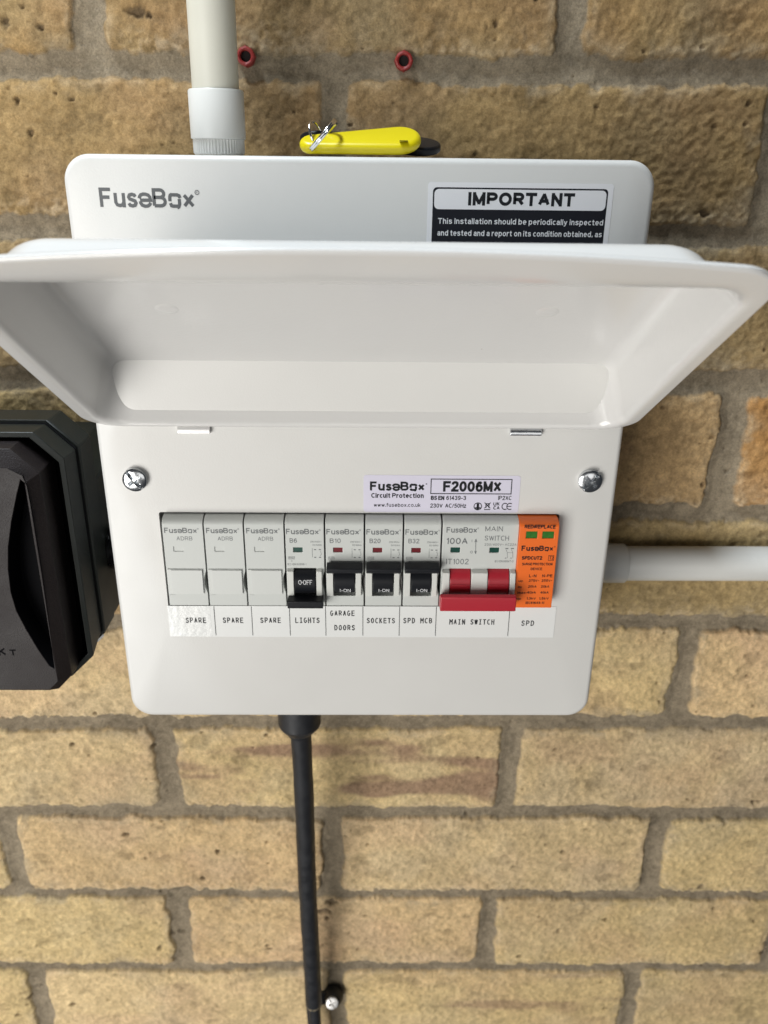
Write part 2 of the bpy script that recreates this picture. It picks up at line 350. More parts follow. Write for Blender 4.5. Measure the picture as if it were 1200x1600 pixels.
def build_wall():
    gx = axis(-300, 305, .78, 420); gz = axis(-350, 352, .78, 300)
    Xg, Zg = np.meshgrid(gx, gz); 
    joint = {}
    meas = {0: (104, 110), 1: (353, 371), 2: (590, 599), 3: (795, 801), 4: (972, 974), 5: (1131, 1130), 6: (1271, 1271), 7: (1397, 1399), 8: (1511, 1513)}
    for k in range(-6, 18): joint[k] = (302.4-75*k, 302.4-75*k)
    for k, (a, b) in meas.items(): joint[k] = (on(60, a, 0).z, on(1060, b, 0).z)
    th = {0: 11.5, 1: 11, 2: 14, 3: 10.5, 4: 9.5, 5: 10.5, 6: 9.5, 7: 8.5, 8: 8}
    perp = {-1: ([139, 892], 45, 13.5), 0: ([-170, 520, 1207], 230, 12), 2: ([1137], 700, 15), 4: ([1070], 1050, 13), 5: ([260, 794], 1200, 14), 6: ([18, 520, 1023], 1340, 14), 7: ([282, 764, 1216], 1455, 13), 8: ([64, 527, 985], 1560, 13)}
    # joint centre line per grid column
    def jz(k, X):
        a, b = joint[k]; xa, xb = -200., 200.
        base = a + (b-a)*(X-xa)/(xb-xa) if k in meas else a
        return base + 1.6*vnoise(X, X*0+k*50., 70, 90+k)
    wx = Xg + 3.0*fbm(Xg, Zg, 14, 11, 4, .64); wz = Zg + 3.2*fbm(Xg, Zg, 12, 31, 4, .68)
    sdf = np.full(Xg.shape, 1e3); bid = np.zeros(Xg.shape, int); nb = 0; meta = []; dbot = np.full(Xg.shape, 99.)
    for r in range(-6, 17):
        if r in perp:
            us, v, jw = perp[r]; xs = [on(u, v, 0).x for u in us]
        else:
            base = on(*((892, 45) if r % 2 else (1137, 700)), 0).x if r < 4 else on(*((794, 1200) if r % 2 else (520, 1340)), 0).x
            xs = [base + rng.uniform(-6, 6)]; jw = 11
        xs = sorted(xs)
        while xs[0] > -760: xs.insert(0, xs[0]-225)
        while xs[-1] < 760: xs.append(xs[-1]+225)
        tt, tb = th.get(r, 10), th.get(r+1, 10)
        top = jz(r, Xg) - tt/2; bot = jz(r+1, Xg) + tb/2
        sel = (Zg < top+14) & (Zg > bot-14)
        for xl, xr in zip(xs, xs[1:]):
            nb += 1; sl = rng.uniform(-.05, .05); sr = rng.uniform(-.05, .05)
            s2 = sel & (Xg > xl-20) & (Xg < xr+20)
            if not s2.any(): continue
            X, Z = wx[s2], wz[s2]; t, b = top[s2], bot[s2]; zm = (t+b)/2
            L = xl + jw/2 + sl*(Z-zm) + rng.uniform(-1, 1); Rr = xr - jw/2 + sr*(Z-zm) + rng.uniform(-1, 1)
            rad = rng.uniform(2.0, 6.5)
            qx = np.maximum(L-X, X-Rr) + rad; qz = np.maximum(b-Z, Z-t) + rad
            d = np.hypot(np.maximum(qx, 0), np.maximum(qz, 0)) + np.minimum(np.maximum(qx, qz), 0) - rad
            cur = sdf[s2]; up = d < cur
            cur[up] = d[up]; sdf[s2] = cur
            db = dbot[s2]; db[up] = (Z-b)[up]; dbot[s2] = db
            bb = bid[s2]; bb[up] = nb; bid[s2] = bb
            meta.append((r, (xl+xr)/2, nb))
    fine = fbm(Xg, Zg, 3.2, 201, 3, .62); mid = fbm(Xg, Zg, 16, 221, 3); big = fbm(Xg, Zg, 60, 241, 3)
    sdn = sdf + 1.0*fine
    brick = 1 - ss(-.75, .55, sdn)
    # --- per brick colour (darker, browner palettes higher up also stand in for shade) ---
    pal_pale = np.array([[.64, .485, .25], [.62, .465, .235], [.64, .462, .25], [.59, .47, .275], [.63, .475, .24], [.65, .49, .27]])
    pal_mid_shaded = np.array([[.47, .34, .16], [.44, .32, .15], [.46, .31, .155]])
    pal_brown_shaded = np.array([[.345, .243, .115], [.315, .225, .112], [.36, .245, .112], [.325, .235, .122]])
    rowof = {i: r for r, _, i in meta}
    tone = np.zeros((nb+1, 3)); mixp = np.zeros(nb+1); tilt = np.zeros((nb+1, 3))
    for i in range(nb+1):
        pal = pal_pale if rowof.get(i, 5) >= 4 else pal_brown_shaded if rowof.get(i, 5) <= 1 else pal_mid_shaded
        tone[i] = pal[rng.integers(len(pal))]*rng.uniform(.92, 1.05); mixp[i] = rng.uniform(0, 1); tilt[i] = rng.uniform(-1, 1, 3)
    streak = np.zeros(nb+1); orange = np.zeros(nb+1)
    for r, xm, i in meta:
        if r == 5 and -80 < xm < 60: streak[i] = .8
        if r == 8 and xm > 0 and xm < 120: streak[i] = .5
        if r == 2 and xm > 200: orange[i] = .9
        if r == -1: orange[i] = .25
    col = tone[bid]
    k1 = ss(-.15, .45, fbm(Xg+bid*37, Zg*1.4, 48, 301, 4))[..., None]
    k2 = ss(-.05, .40, fbm(Xg+bid*53, Zg, 34, 321, 4))[..., None]
    col = col*(1-.30*k1) + tone[bid]*np.array([.90, .80, .98])*.30*k1           # pinkish clay
    col = col*(1-.32*k2) + tone[bid]*np.array([.86, .93, 1.12])*.32*k2            # greyish buff
    st = (streak[bid]*ss(.0, .35, fbm(Xg*.35+9, Zg*1.6, 26, 341, 3)))[..., None]
    col = col*(1-st) + np.array([.27, .165, .115])*st
    og = (orange[bid]*ss(-.4, .3, fbm(Xg, Zg, 40, 361, 3)))[..., None]
    col = col*(1-og) + np.array([.40, .205, .065])*og
    col = col*(1 + .34*fine[..., None] + .20*mid[..., None] + .10*big[..., None])
    edge = (np.exp(-np.abs(sdn+2.0)/1.8)*ss(-.25, .35, fbm(Xg, Zg, 9, 381, 3)))[..., None]
    col = col*(1-.45*edge) + np.array([.62, .49, .32])*.45*edge
    crust = brick*np.exp(-np.clip(dbot, 0, None)/5.0)*ss(-.3, .2, fbm(Xg, Zg*.4, 30, 521, 3))
    grain = vnoise(Xg, Zg, 2.1, 541) + .6*vnoise(Xg, Zg, 1.2, 551)
    cg = (crust*ss(-.25, .45, grain))[..., None]
    col = col*(1-.55*cg) + np.array([.66, .53, .37])*.55*cg
    cd = (crust*ss(.10, .5, -grain))[..., None]; col = col*(1-.35*cd)
    smear = (ss(.18, .42, fbm(Xg, Zg*1.3, 22, 501, 4, .6))*np.exp(-np.clip(-sdn, 0, None)/7))[..., None]
    col = col*(1-.6*smear) + np.array([.34, .285, .20])*.6*smear
    # --- relief ---
    h = brick*(1.8 + .55*mid + .45*fine + .75*fbm(Xg, Zg, 2.0, 401, 1)) + brick*(tilt[bid, 0]*.7 + tilt[bid, 1]*.012*(Zg % 75 - 37))
    h += crust*1.5*grain
    h -= brick*1.3*np.exp(-np.clip(-sdn, 0, None)/1.5)
    morth = -.5 - 1.6*ss(-.5, 5.5, sdn) - .7*np.exp(-np.clip(sdn, 0, None)/.8) + .25*fine + .5*mid + .18*fbm(Xg, Zg, 1.8, 421, 2)
    h = h*brick + morth*(1-brick)
    # drag lines and pits
    gash = ss(.33, .50, fbm(Xg*.55 + Zg*.35, Zg*1.0 - Xg*.4, 11, 441, 3))*brick
    h -= .55*gash; col = col*(1-.22*gash[..., None])
    pit = np.zeros(Xg.shape); ix = lambda a, v: int(np.searchsorted(a, v))
    spots = [(rng.uniform(-300, 300), rng.uniform(-345, 350), rng.choice([.6, .8, 1.0, 1.5], p=[.42, .33, .18, .07])) for _ in range(620)]
    for u, v, rr in ((9, 36, 2.6), (64, 42, 1.6), (213, 18, 3.4), (232, 22, 1.6), (48, 205, 2.0), (26, 158, 1.7), (86, 145, 1.2), (268, 1462, 3.2), (250, 1480, 2.6), (282, 1462, 2.4), (418, 1478, 1.4), (559, 1484, 1.3), (420, 1483, 1.6), (1198, 1490, 4), (520, 1412, 5), (507, 1425, 4), (1100, 335, 2), (340, 1330, 2), (317, 1373, 1.6), (945, 1436, 1.3), (1095, 1385, 2.4), (1080, 1390, 1.6), (240, 1168, 1.5), (113, 1163, 1.5), (45, 1560, 2.5), (30, 1585, 2)):
        p = on(u, v, 0); spots.append((p.x, p.z, rr))
    for px, pz, rr in spots:
        i0, i1, j0, j1 = ix(gz, pz-4*rr), ix(gz, pz+4*rr), ix(gx, px-4*rr), ix(gx, px+4*rr)
        if i1 <= i0 or j1 <= j0: continue
        dx = Xg[i0:i1, j0:j1]-px; dz = Zg[i0:i1, j0:j1]-pz
        d = np.hypot(dx*rng.uniform(.6, 1.3), dz*rng.uniform(.8, 1.5))/rr + .8*fine[i0:i1, j0:j1]
        pit[i0:i1, j0:j1] = np.maximum(pit[i0:i1, j0:j1], (1-ss(.55, 1.15, d))*min(1, rr/1.2))
    h -= 2.2*pit; pc = (pit*.72)[..., None]; col = col*(1-pc) + np.array([.085, .065, .045])*pc
    mcol = np.array([.262, .215, .150])*(1 + .35*fine[..., None] + .22*mid[..., None] + .12*big[..., None])
    grit = ss(.28, .42, vnoise(Xg, Zg, 1.5, 461))[..., None]
    mcol = mcol*(1-.35*grit) + np.array([.38, .32, .24])*.35*grit
    bk = brick[..., None]; col = np.clip(col*bk + mcol*(1-bk), .01, .9)
    ny, nx = Xg.shape
    co = np.stack([Xg, -h + 1.6, Zg], -1).reshape(-1, 3)*S
    idx = np.arange(ny*nx).reshape(ny, nx)
    q = np.stack([idx[:-1, :-1], idx[:-1, 1:], idx[1:, 1:], idx[1:, :-1]], -1).reshape(-1, 4)
    me = bpy.data.meshes.new('brick_wall')
    me.vertices.add(len(co)); me.vertices.foreach_set('co', co.ravel().astype(np.float32))
    me.loops.add(q.size); me.loops.foreach_set('vertex_index', q.ravel().astype(np.int32))
    me.polygons.add(len(q)); me.polygons.foreach_set('loop_start', (np.arange(len(q))*4).astype(np.int32))
    me.update(calc_edges=True)
    me.polygons.foreach_set('use_smooth', np.ones(len(q), bool))
    at = me.attributes.new('clay', 'FLOAT_COLOR', 'POINT')
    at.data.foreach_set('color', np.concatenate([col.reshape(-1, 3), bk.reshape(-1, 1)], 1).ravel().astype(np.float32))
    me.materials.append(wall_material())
    o = bpy.data.objects.new('brick_wall', me); C.objects.link(o)
    o['label'] = 'yellow stock brick wall with grey mortar joints behind the boxes and pipes'; o['category'] = 'brick wall'
    return o
def wall_material():
    mt = bpy.data.materials.new('stock_brick'); mt.use_nodes = True; nt = mt.node_tree; b = nt.nodes['Principled BSDF']
    b.inputs['Roughness'].default_value = .93; b.inputs['Specular IOR Level'].default_value = .2
    at = nt.nodes.new('ShaderNodeAttribute'); at.attribute_name = 'clay'
    tc = nt.nodes.new('ShaderNodeTexCoord')
    n = nt.nodes.new('ShaderNodeTexNoise'); n.inputs['Scale'].default_value = 900; n.inputs['Detail'].default_value = 6; n.inputs['Roughness'].default_value = .80
    nt.links.new(tc.outputs['Object'], n.inputs['Vector'])
    mr = nt.nodes.new('ShaderNodeMapRange'); mr.inputs[1].default_value = .30; mr.inputs[2].default_value = .70; mr.inputs[3].default_value = .62; mr.inputs[4].default_value = 1.34
    nt.links.new(n.outputs['Fac'], mr.inputs[0])
    mx = nt.nodes.new('ShaderNodeVectorMath'); mx.operation = 'SCALE'
    nt.links.new(at.outputs['Color'], mx.inputs[0]); nt.links.new(mr.outputs[0], mx.inputs['Scale'])
    nt.links.new(mx.outputs[0], b.inputs['Base Color'])
    bp = nt.nodes.new('ShaderNodeBump'); bp.inputs['Strength'].default_value = .7; bp.inputs['Distance'].default_value = .0012
    nt.links.new(n.outputs['Fac'], bp.inputs['Height']); nt.links.new(bp.outputs['Normal'], b.inputs['Normal'])
    return mt
build_wall()

# ------------------------------------------------------------------ consumer unit
YF = -90.2                                  # plane of the front cover
X0, X1, ZT = -120.4, 111.8, 263.2
unit = thing('consumer_unit', 'white metal consumer unit on brick wall with lid raised over a row of breakers', 'fuse box', ((X0+X1)/2, 0, 0))
bm = newbm()
loft(bm, [[(x, y, z) for x, z in rrect(X0+.9, X1-.9, .9, ZT-.9, 9.5, 8)] for y in (-1.0, -70)], True, True)
finish(bm, 'housing', 'coat', unit)
# front cover: returned rounded edge plus a face with the breaker window cut out
bm = newbm()
rings = [(0, -66), (0, YF+2.4)] + [(2.4*(1-math.cos(a)), YF+2.4*(1-math.sin(a))) for a in [math.pi/2*i/5 for i in range(1, 6)]]
vs = loft(bm, [[(x, y, z) for x, z in rrect(X0+i, X1-i, i, ZT-i, 10.5-i*.6, 10)] for i, y in rings])
WX0, WX1, WZ0, WZ1 = -96.6, 87.0, 62.0, 113.3
hinge_slots = []
lp = filled(bm, [(v.co.x, v.co.z) for v in vs[-1]], [rrect(WX0, WX1, WZ0, WZ1, 1.2, 4)], YF)
wallstrip(bm, lp[1], YF+1.4)
bmesh.ops.remove_doubles(bm, verts=bm.verts, dist=.001)
finish(bm, 'cover', 'coat', unit, smooth=50)

# lid, swung up past the horizontal: a pressed tray with a flat flange, wider and bowed along the free edge
PHI = math.radians(34); HY, HZ = YF-.6, 154.4
tv = Vector((0, -math.cos(PHI), math.sin(PHI))); nv = Vector((0, math.sin(PHI), math.cos(PHI)))
LX0, LX1, LL = X0-1.8, X1+2.4, 145.0
def lidpt(x, s, d): return Vector((x, HY, HZ)) + tv*s + nv*d
def lidloop(p, n=12, ne=24):
    h, sd, smax, bow, d, r = p
    x0, x1 = LX0+sd, LX1-sd; pts = rrect(x0, x1, h, smax, r, n)
    top = [(x1-r + (x0-x1+2*r)*i/ne, smax) for i in range(1, ne)]          # straight run of the free edge
    pts = pts[:n+1] + top + pts[n+1:]
    xm, hw = (x0+x1)/2, (x1-x0)/2
    return [lidpt(x, s_ + bow*(1-((x-xm)/hw)**2)*max(0, (s_-smax+r)/r), d) for x, s_ in pts]
LIP = 1.0
prof = [(.8, .6, 144.2, 9.5, 1.6, 14), (0, 0, 144.8, 9.5, .6, 14.5), (.6, .5, 144.2, 9.5, 0, 14), (2.0, 6.2, 134.6, .6, 0, 12), (6.0, 10.5, 118.0, 0, 24.4, 15), (26, 28, 98, 0, 24.8, 6)]
fil = [0, .4, .4, (.5, .10), (.22, .30), 0]
path = []
for i, p in enumerate(prof):
    p = np.array(p, float)
    if not fil[i]: path.append(p); continue
    fa, fb = fil[i] if isinstance(fil[i], tuple) else (fil[i], fil[i] if i < 2 else .04)
    a = p + (np.array(prof[i-1])-p)*fa; b = p + (np.array(prof[i+1])-p)*fb
    for k in range(8):
        t = k/7; path.append((1-t)**2*a + 2*t*(1-t)*p + t*t*b)
bm = newbm()
loft(bm, [lidloop(p) for p in path], False, True)
lid = finish(bm, 'lid', 'gloss', unit, origin=(-4.4, HY, HZ), smooth=48)
sm = lid.modifiers.new('thickness', 'SOLIDIFY'); sm.thickness = .8*S; sm.offset = 0
# two soft bump stops pressed in the lid's inside
for u, v in ((235, 486), (905, 492)):
    s = 66; x = -74.5 if u < 600 else 64.5
    bm = newbm(); loops = []
    for r, d in ((4.8, 24.5), (3.8, 24.28), (2.4, 24.2), (.3, 24.18)):
        loops.append([lidpt(x + r*math.cos(2*math.pi*i/24), s + r*math.sin(2*math.pi*i/24), d) for i in range(24)])
    loft(bm, loops, False, True); finish(bm, 'bump_stop', 'gloss', lid, smooth=60)
# hinge clips with their slots in the lid's root; left one's paler metal paints in its glint
for x0, x1, mt in ((-84.3, -70.2, 'clip'), (61.2, 75.0, 'zinc')):
    bm = newbm()
    z = 152.6
    loft(bm, [[(x, y, zz) for y, zz in ((YF-.05, z+2.0), (YF-1.5, z+1.6), (YF-2.3, z+.2), (YF-2.2, z-1.1), (YF-.05, z-1.4))] for x in (x0, x1)], True, True)
    finish(bm, 'hinge_clip', mt, unit, origin=((x0+x1)/2, YF, z), bevel=.2)
# cover screws: domed pozi heads
def screw_head(name, c, r, dome, depth, parent, rot, mt='zinc', ydir=-1, thick=1.8):
    bm = newbm(); loops = []; N = 72; cx, cy, cz = c
    radii = [r*i/22 for i in range(1, 23)]
    def hgt(x, z):
        rr = math.hypot(x, z); hh = dome*math.sqrt(max(0, 1-(rr/r)**2*.92))
        ca, sa = math.cos(rot), math.sin(rot); a, b = x*ca+z*sa, -x*sa+z*ca
        w_, l_ = .15*r, .66*r
        arm = max(min((w_-abs(a))/(.05*r), (l_-abs(b))/(.2*r)), min((w_-abs(b))/(.05*r), (l_-abs(a))/(.2*r)))
        slot = min((w_*.75-abs(a))/(.05*r), 1) if abs(a) < w_ else -1
        k = max(0, min(1, max(arm, slot*.8)))
        return thick + hh - depth*k
    loops.append([(cx+r*math.cos(2*math.pi*i/N), cy, cz+r*math.sin(2*math.pi*i/N)) for i in range(N)])
    for rad in reversed(radii):
        loops.append([(cx+rad*math.cos(2*math.pi*i/N), cy+ydir*hgt(rad*math.cos(2*math.pi*i/N), rad*math.sin(2*math.pi*i/N)), cz+rad*math.sin(2*math.pi*i/N)) for i in range(N)])
    loft(bm, loops, False, True)
    return finish(bm, name, mt, parent, origin=c, smooth=40)
screw_head('cover_screw', (-105.2, YF, 129.6), 5.4, 1.5, 3.2, unit, math.radians(38))
screw_head('cover_screw', (98.9, YF, 130.2), 5.3, 1.5, 3.2, unit, math.radians(-42))

# printed maker's mark on the cover
bm = newbm()
a, b = on(157, 323, YF), on(304, 323, YF)
logo(bm, a.x, b.x, a.z, on(157, 293, YF).z-a.z, YF-.06)
finish(bm, 'logo', 'logo', unit, origin=(a.x, YF, a.z), smooth=0)

# warning label, lower part under the lid
bm = newbm()
a = on(669, 285, YF); b = on(960, 285, YF)
lx0, lx1, lz1, lz0 = a.x, b.x, a.z+.2, a.z-43
prism(bm, rrect(lx0, lx1, lz0, lz1, 1.2, 5), YF-.02, YF-.14)
warn = finish(bm, 'warning_label', 'whitelabel', unit, origin=(lx0, YF, lz0), smooth=0)
bm = newbm()
tz0 = on(800, 331, YF).z
prism(bm, rrect(lx0+2.0, lx1-2.0, lz0+2, lz1-1.9, 1.6, 5), YF-.15, YF-.17)
finish(bm, 'black_panel', 'panel', warn, origin=(lx0, YF, lz0), smooth=0)
bm = newbm()
pz1 = lz1-2.5; pz0 = on(800, 328, YF).z
prism(bm, rrect(lx0+2.6, lx1-2.6, pz0, pz1, 1.8, 5), YF-.18, YF-.21)
finish(bm, 'heading_panel', 'whitelabel', warn, origin=(lx0, YF, lz0), smooth=0)
bm = newbm()
c0 = on(731, 321, YF); c1 = on(897, 321, YF); hh = on(800, 300, YF).z - on(800, 321, YF).z
text(bm, 'IMPORTANT', c0.x, c0.z, hh, YF-.24, c1.x-c0.x, off=.034)
finish(bm, 'heading_text', 'dark', warn, origin=(lx0, YF, lz0), smooth=0)
bm = newbm()
for s, u0, u1, v in (('This Installation should be periodically inspected', 684, 942, 349.5), ('and tested and a report on its condition obtained, as', 683, 940, 368)):
    p, q = on(u0, v, YF), on(u1, v, YF)
    text(bm, s, p.x, p.z, 2.15, YF-.20, q.x-p.x, off=.010)
finish(bm, 'body_text', 'white', warn, origin=(lx0, YF, lz0), smooth=0)

# rating label
bm = newbm()
p0, p1 = on(568, 742, YF), on(814, 743, YF); rz0 = 113.9
rx0, rx1, rz1 = p0.x, p1.x, p0.z
prism(bm, rrect(rx0, rx1, rz0, rz1, 1.3, 5), YF-.02, YF-.14)
rate = finish(bm, 'rating_label', 'sticker', unit, origin=(rx0, YF, rz0), smooth=0)
bm = newbm(); y = YF-.18
def at(u, v): q = on(u, v, YF); return q.x, q.z
a, b = at(578, 766), at(663, 766); logo(bm, a[0], b[0], a[1], at(578, 752)[1]-a[1], y, bold=.022, reg=False)
stroke(bm, [(at(666, 756)[0], at(666, 756)[1]), (at(666.4, 756)[0], at(666.4, 756)[1])], .5, y)
def fitline(s, u0, u1, v, hpx, off=.01, mi=0):
    a, b = at(u0, v), at(u1, v); text(bm, s, a[0], a[1], hpx/3.02, y, b[0]-a[0], off=off, mi=mi)
fitline('Circuit Protection', 580, 662, 777.5, 7, .022)
fitline('www.fusebox.co.uk', 584, 657, 791.5, 5.6, .008)
fitline('BS EN', 673, 694, 781, 6.2, .028); fitline('61439-3', 697, 728, 781, 6.2, .012); fitline('IP2XC', 778, 799, 781, 6.2, .010)
fitline('230V  AC/50Hz', 672, 728, 793, 6.2, .012)
fitline('F2006MX', 692, 783, 768, 15.5, .028)
q0, q1 = at(673, 771), at(800, 749)
stroke(bm, [(q0[0], q0[1]), (q1[0], q0[1]), (q1[0], q1[1]), (q0[0], q1[1])], .42, y, close=True)
c = at(746.5, 791); r = 1.75                                  # round emblem
cv = [bm.verts.new((c[0]+r*math.cos(i*math.pi/10), y, c[1]+r*math.sin(i*math.pi/10))) for i in range(20)]
stroke(bm, [(c[0]+r*math.cos(i*math.pi/10), c[1]+r*math.sin(i*math.pi/10)) for i in range(21)], .35, y)
bmesh.ops.delete(bm, geom=cv, context='VERTS')
stroke(bm, [(c[0], c[1]-1.0), (c[0], c[1]+.9)], 1.1, y-.02); stroke(bm, [(c[0]-1.0, c[1]-.8), (c[0]+1.0, c[1]-.8)], .7, y-.05)
c = at(761.5, 790.5)                                          # crossed-out bin
for seg in (((-1.4, 1.7), (1.4, -1.1)), ((1.4, 1.7), (-1.4, -1.1)), ((-.9, 1.2), (.9, 1.2)), ((-.8, 1.1), (-.6, -.9)), ((.8, 1.1), (.6, -.9)), ((-1.2, -1.7), (1.2, -1.7))):
    stroke(bm, [(c[0]+seg[0][0], c[1]+seg[0][1]), (c[0]+seg[1][0], c[1]+seg[1][1])], .38, y)
for s, u0, u1, v in (('UK', 770.5, 780.5, 789.8), ('CA', 770.5, 780.5, 796)): fitline(s, u0, u1, v, 5.2, .02)
c = at(789, 791)
for dx in (0, 2.2):
    stroke(bm, [(c[0]+dx+1.4*math.cos(math.radians(t)), c[1]+1.55*math.sin(math.radians(t))) for t in range(55, 306, 25)], .42, y)
stroke(bm, [(c[0]+2.2-1.2, c[1]), (c[0]+2.2+.5, c[1])], .38, y)
finish(bm, 'label_print', 'dark', rate, origin=(rx0, YF, rz0), smooth=0)

# strip of circuit labels under the window
bm = newbm()
sx0, sx1 = on(264, 970, YF).x, on(867, 970, YF).x
sz1, sz0 = on(560, 947, YF).z, on(560, 995, YF).z
split = on(330, 970, YF).x
prism(bm, [(split, sz0), (sx1, sz0), (sx1, sz1), (split, sz1)], YF-.02, YF-.22)
prism(bm, [(sx0, sz0+.1), (split-.02, sz0+.05), (split-.02, sz1-.05), (sx0, sz1-.1)], YF-.02, YF-.24, 1)
strip = finish(bm, 'label_strip', ['tape', 'foil'], unit, origin=(sx0, YF, sz0), smooth=0)
bm = newbm(); y = YF-.28
for u in (336, 394, 453, 509, 567, 624, 681, 795):
    x = on(u, 970, YF).x; stroke(bm, [(x, sz1-.3), (x, sz0+1.0)], .30, y)
for s, u, v, wpx in (('SPARE', 306.5, 973, 32), ('SPARE', 364.5, 973, 32), ('SPARE', 423, 973, 32), ('LIGHTS', 480.5, 973, 38), ('GARAGE', 535, 962, 38), ('DOORS', 538.5, 984.5, 32), ('SOCKETS', 595, 973.5, 44), ('SPD MCB', 652.5, 973.5, 45), ('MAIN SWITCH', 737, 975.5, 70), ('SPD', 824, 977.5, 20)):
    q = on(u, v, YF); wmm = (on(u+wpx/2, v, YF)-on(u-wpx/2, v, YF)).x
    mono(bm, s, q.x, q.z, 3.0, y, wmm/(len(s)-.26), off=.008)
finish(bm, 'label_print', 'dark', strip, origin=(sx0, YF, sz0), smooth=0)

# ------------------------------------------------------------------ modules on the rail
YM = -96.2                                   # front plane of the module noses
edges = [on(u, 880, YM).x for u in (257.5, 322, 383.5, 446, 508, 569.5, 629.5, 688.5, 808, 868)]
ZM1 = 112.6; ZM0 = on(560, 946.5, YM).z
def zf(v): return on(560, v, YM).z
def notch(x, z0, z1, d):
    return [(x - d*math.sin(math.pi*i/8), z0 + (z1-z0)*i/8) for i in range(9)]
def body(bm, x0, x1, holes=(), deep=(), notched=True, yf=YM, mi=0):
    """moulded module: curved shoulder at the top, flat nose with pockets"""
    zs = zf(822)
    out = [(x0, ZM0), (x1, ZM0)]
    if notched: out += notch(x1, zf(927), zf(893), 1.15)
    out += [(x1, zs), (x0, zs)]
    lps = filled(bm, out, [[(a, c), (b, c), (b, d), (a, d)] for a, b, c, d, _ in holes], yf, mi)
    for lp, (_, _, _, _, dep) in zip(lps[1:], holes):
        fl = wallstrip(bm, lp, yf+dep, mi); bm.faces.new(fl).material_index = mi
    wallstrip(bm, lps[0][:-2] + [], yf+14, mi) if False else None
    vs = lps[0]; nvs = [bm.verts.new((v.co.x, yf+16, v.co.z)) for v in vs]
    for i in range(len(vs)):
        j = (i+1) % len(vs)
        if i == len(vs)-2: continue                     # the top edge carries on as the shoulder
        bm.faces.new((vs[i], vs[j], nvs[j], nvs[i])).material_index = mi
    pr = [(yf, zs)]
    for i in range(1, 7):
        t = i/6; pr.append((yf + 5.0*t*t, zs + (ZM1-zs)*(1-(1-t)**1.6)))
    pr.append((yf+16, ZM1))
    L = [bm.verts.new((x0, a, b)) for a, b in pr[1:]]; Rr = [bm.verts.new((x1, a, b)) for a, b in pr[1:]]
    L = [vs[-1]] + L; Rr = [vs[-2]] + Rr
    for i in range(len(L)-1): bm.faces.new((L[i], Rr[i], Rr[i+1], L[i+1])).material_index = mi
    bm.faces.new(L + [nvs[-1]]).material_index = mi; bm.faces.new((Rr + [nvs[-2]])[::-1]).material_index = mi
def shifted(bm, dx, start=0):
    for v in list(bm.verts)[start:]: v.co.x += dx
def copy_under(o, parent, loc=None, data=True):
    c = o.copy(); C.objects.link(c); c.parent = parent
    if loc is not None: c.location = loc
    return c
GAP = .36
# blanks: built once, copied twice
def make_blank(x0, x1):
    w_ = x1-x0
    bm = newbm()
    hx = x0 + (270-254)/3.5
    body(bm, x0+GAP, x1-GAP, [(hx, hx+4.6, zf(863), zf(855), .45)])
    sh = zf(890); sl = zf(928)
    box(bm, x0+.9, x1-1.9, YM-.02, YM-.6, sl, sh, 1)
    box(bm, x0+2.6, x1-2.0, YM-.63, YM-1.0, sl+.6, sh-.25, 1)
    for z in (zf(930),): box(bm, x0+.9, x0+3.4, YM-.02, YM-.12, z-.15, z+.1)
    o = finish(bm, 'blank_module', ['module', 'blankclip'], unit, origin=(x0, YM, ZM0), bevel=.22)
    bm = newbm(); y = YM-.05
    logo(bm, x0+1.2, x0+1.2+14.7, zf(834), 2.6, y, bold=.006)
    text(bm, 'ADRB', x0+w_*.53, zf(845.5), 2.0, y, 7.2, 'C')
    p = finish(bm, 'face_print', 'grey', o, origin=(x0, YM, ZM0), smooth=0)
    return o, p
b0, bp0 = make_blank(edges[0], edges[1])
for k in (1, 2):
    c = b0.copy(); C.objects.link(c); c.parent = unit; c.location = b0.location + Vector(((edges[k]-edges[0])*S, 0, 0))
    c.scale.x = (edges[k+1]-edges[k])/(edges[1]-edges[0])
    p = bp0.copy(); C.objects.link(p); p.parent = c
b0['label'] = 'blank grey module at the left end of the row'

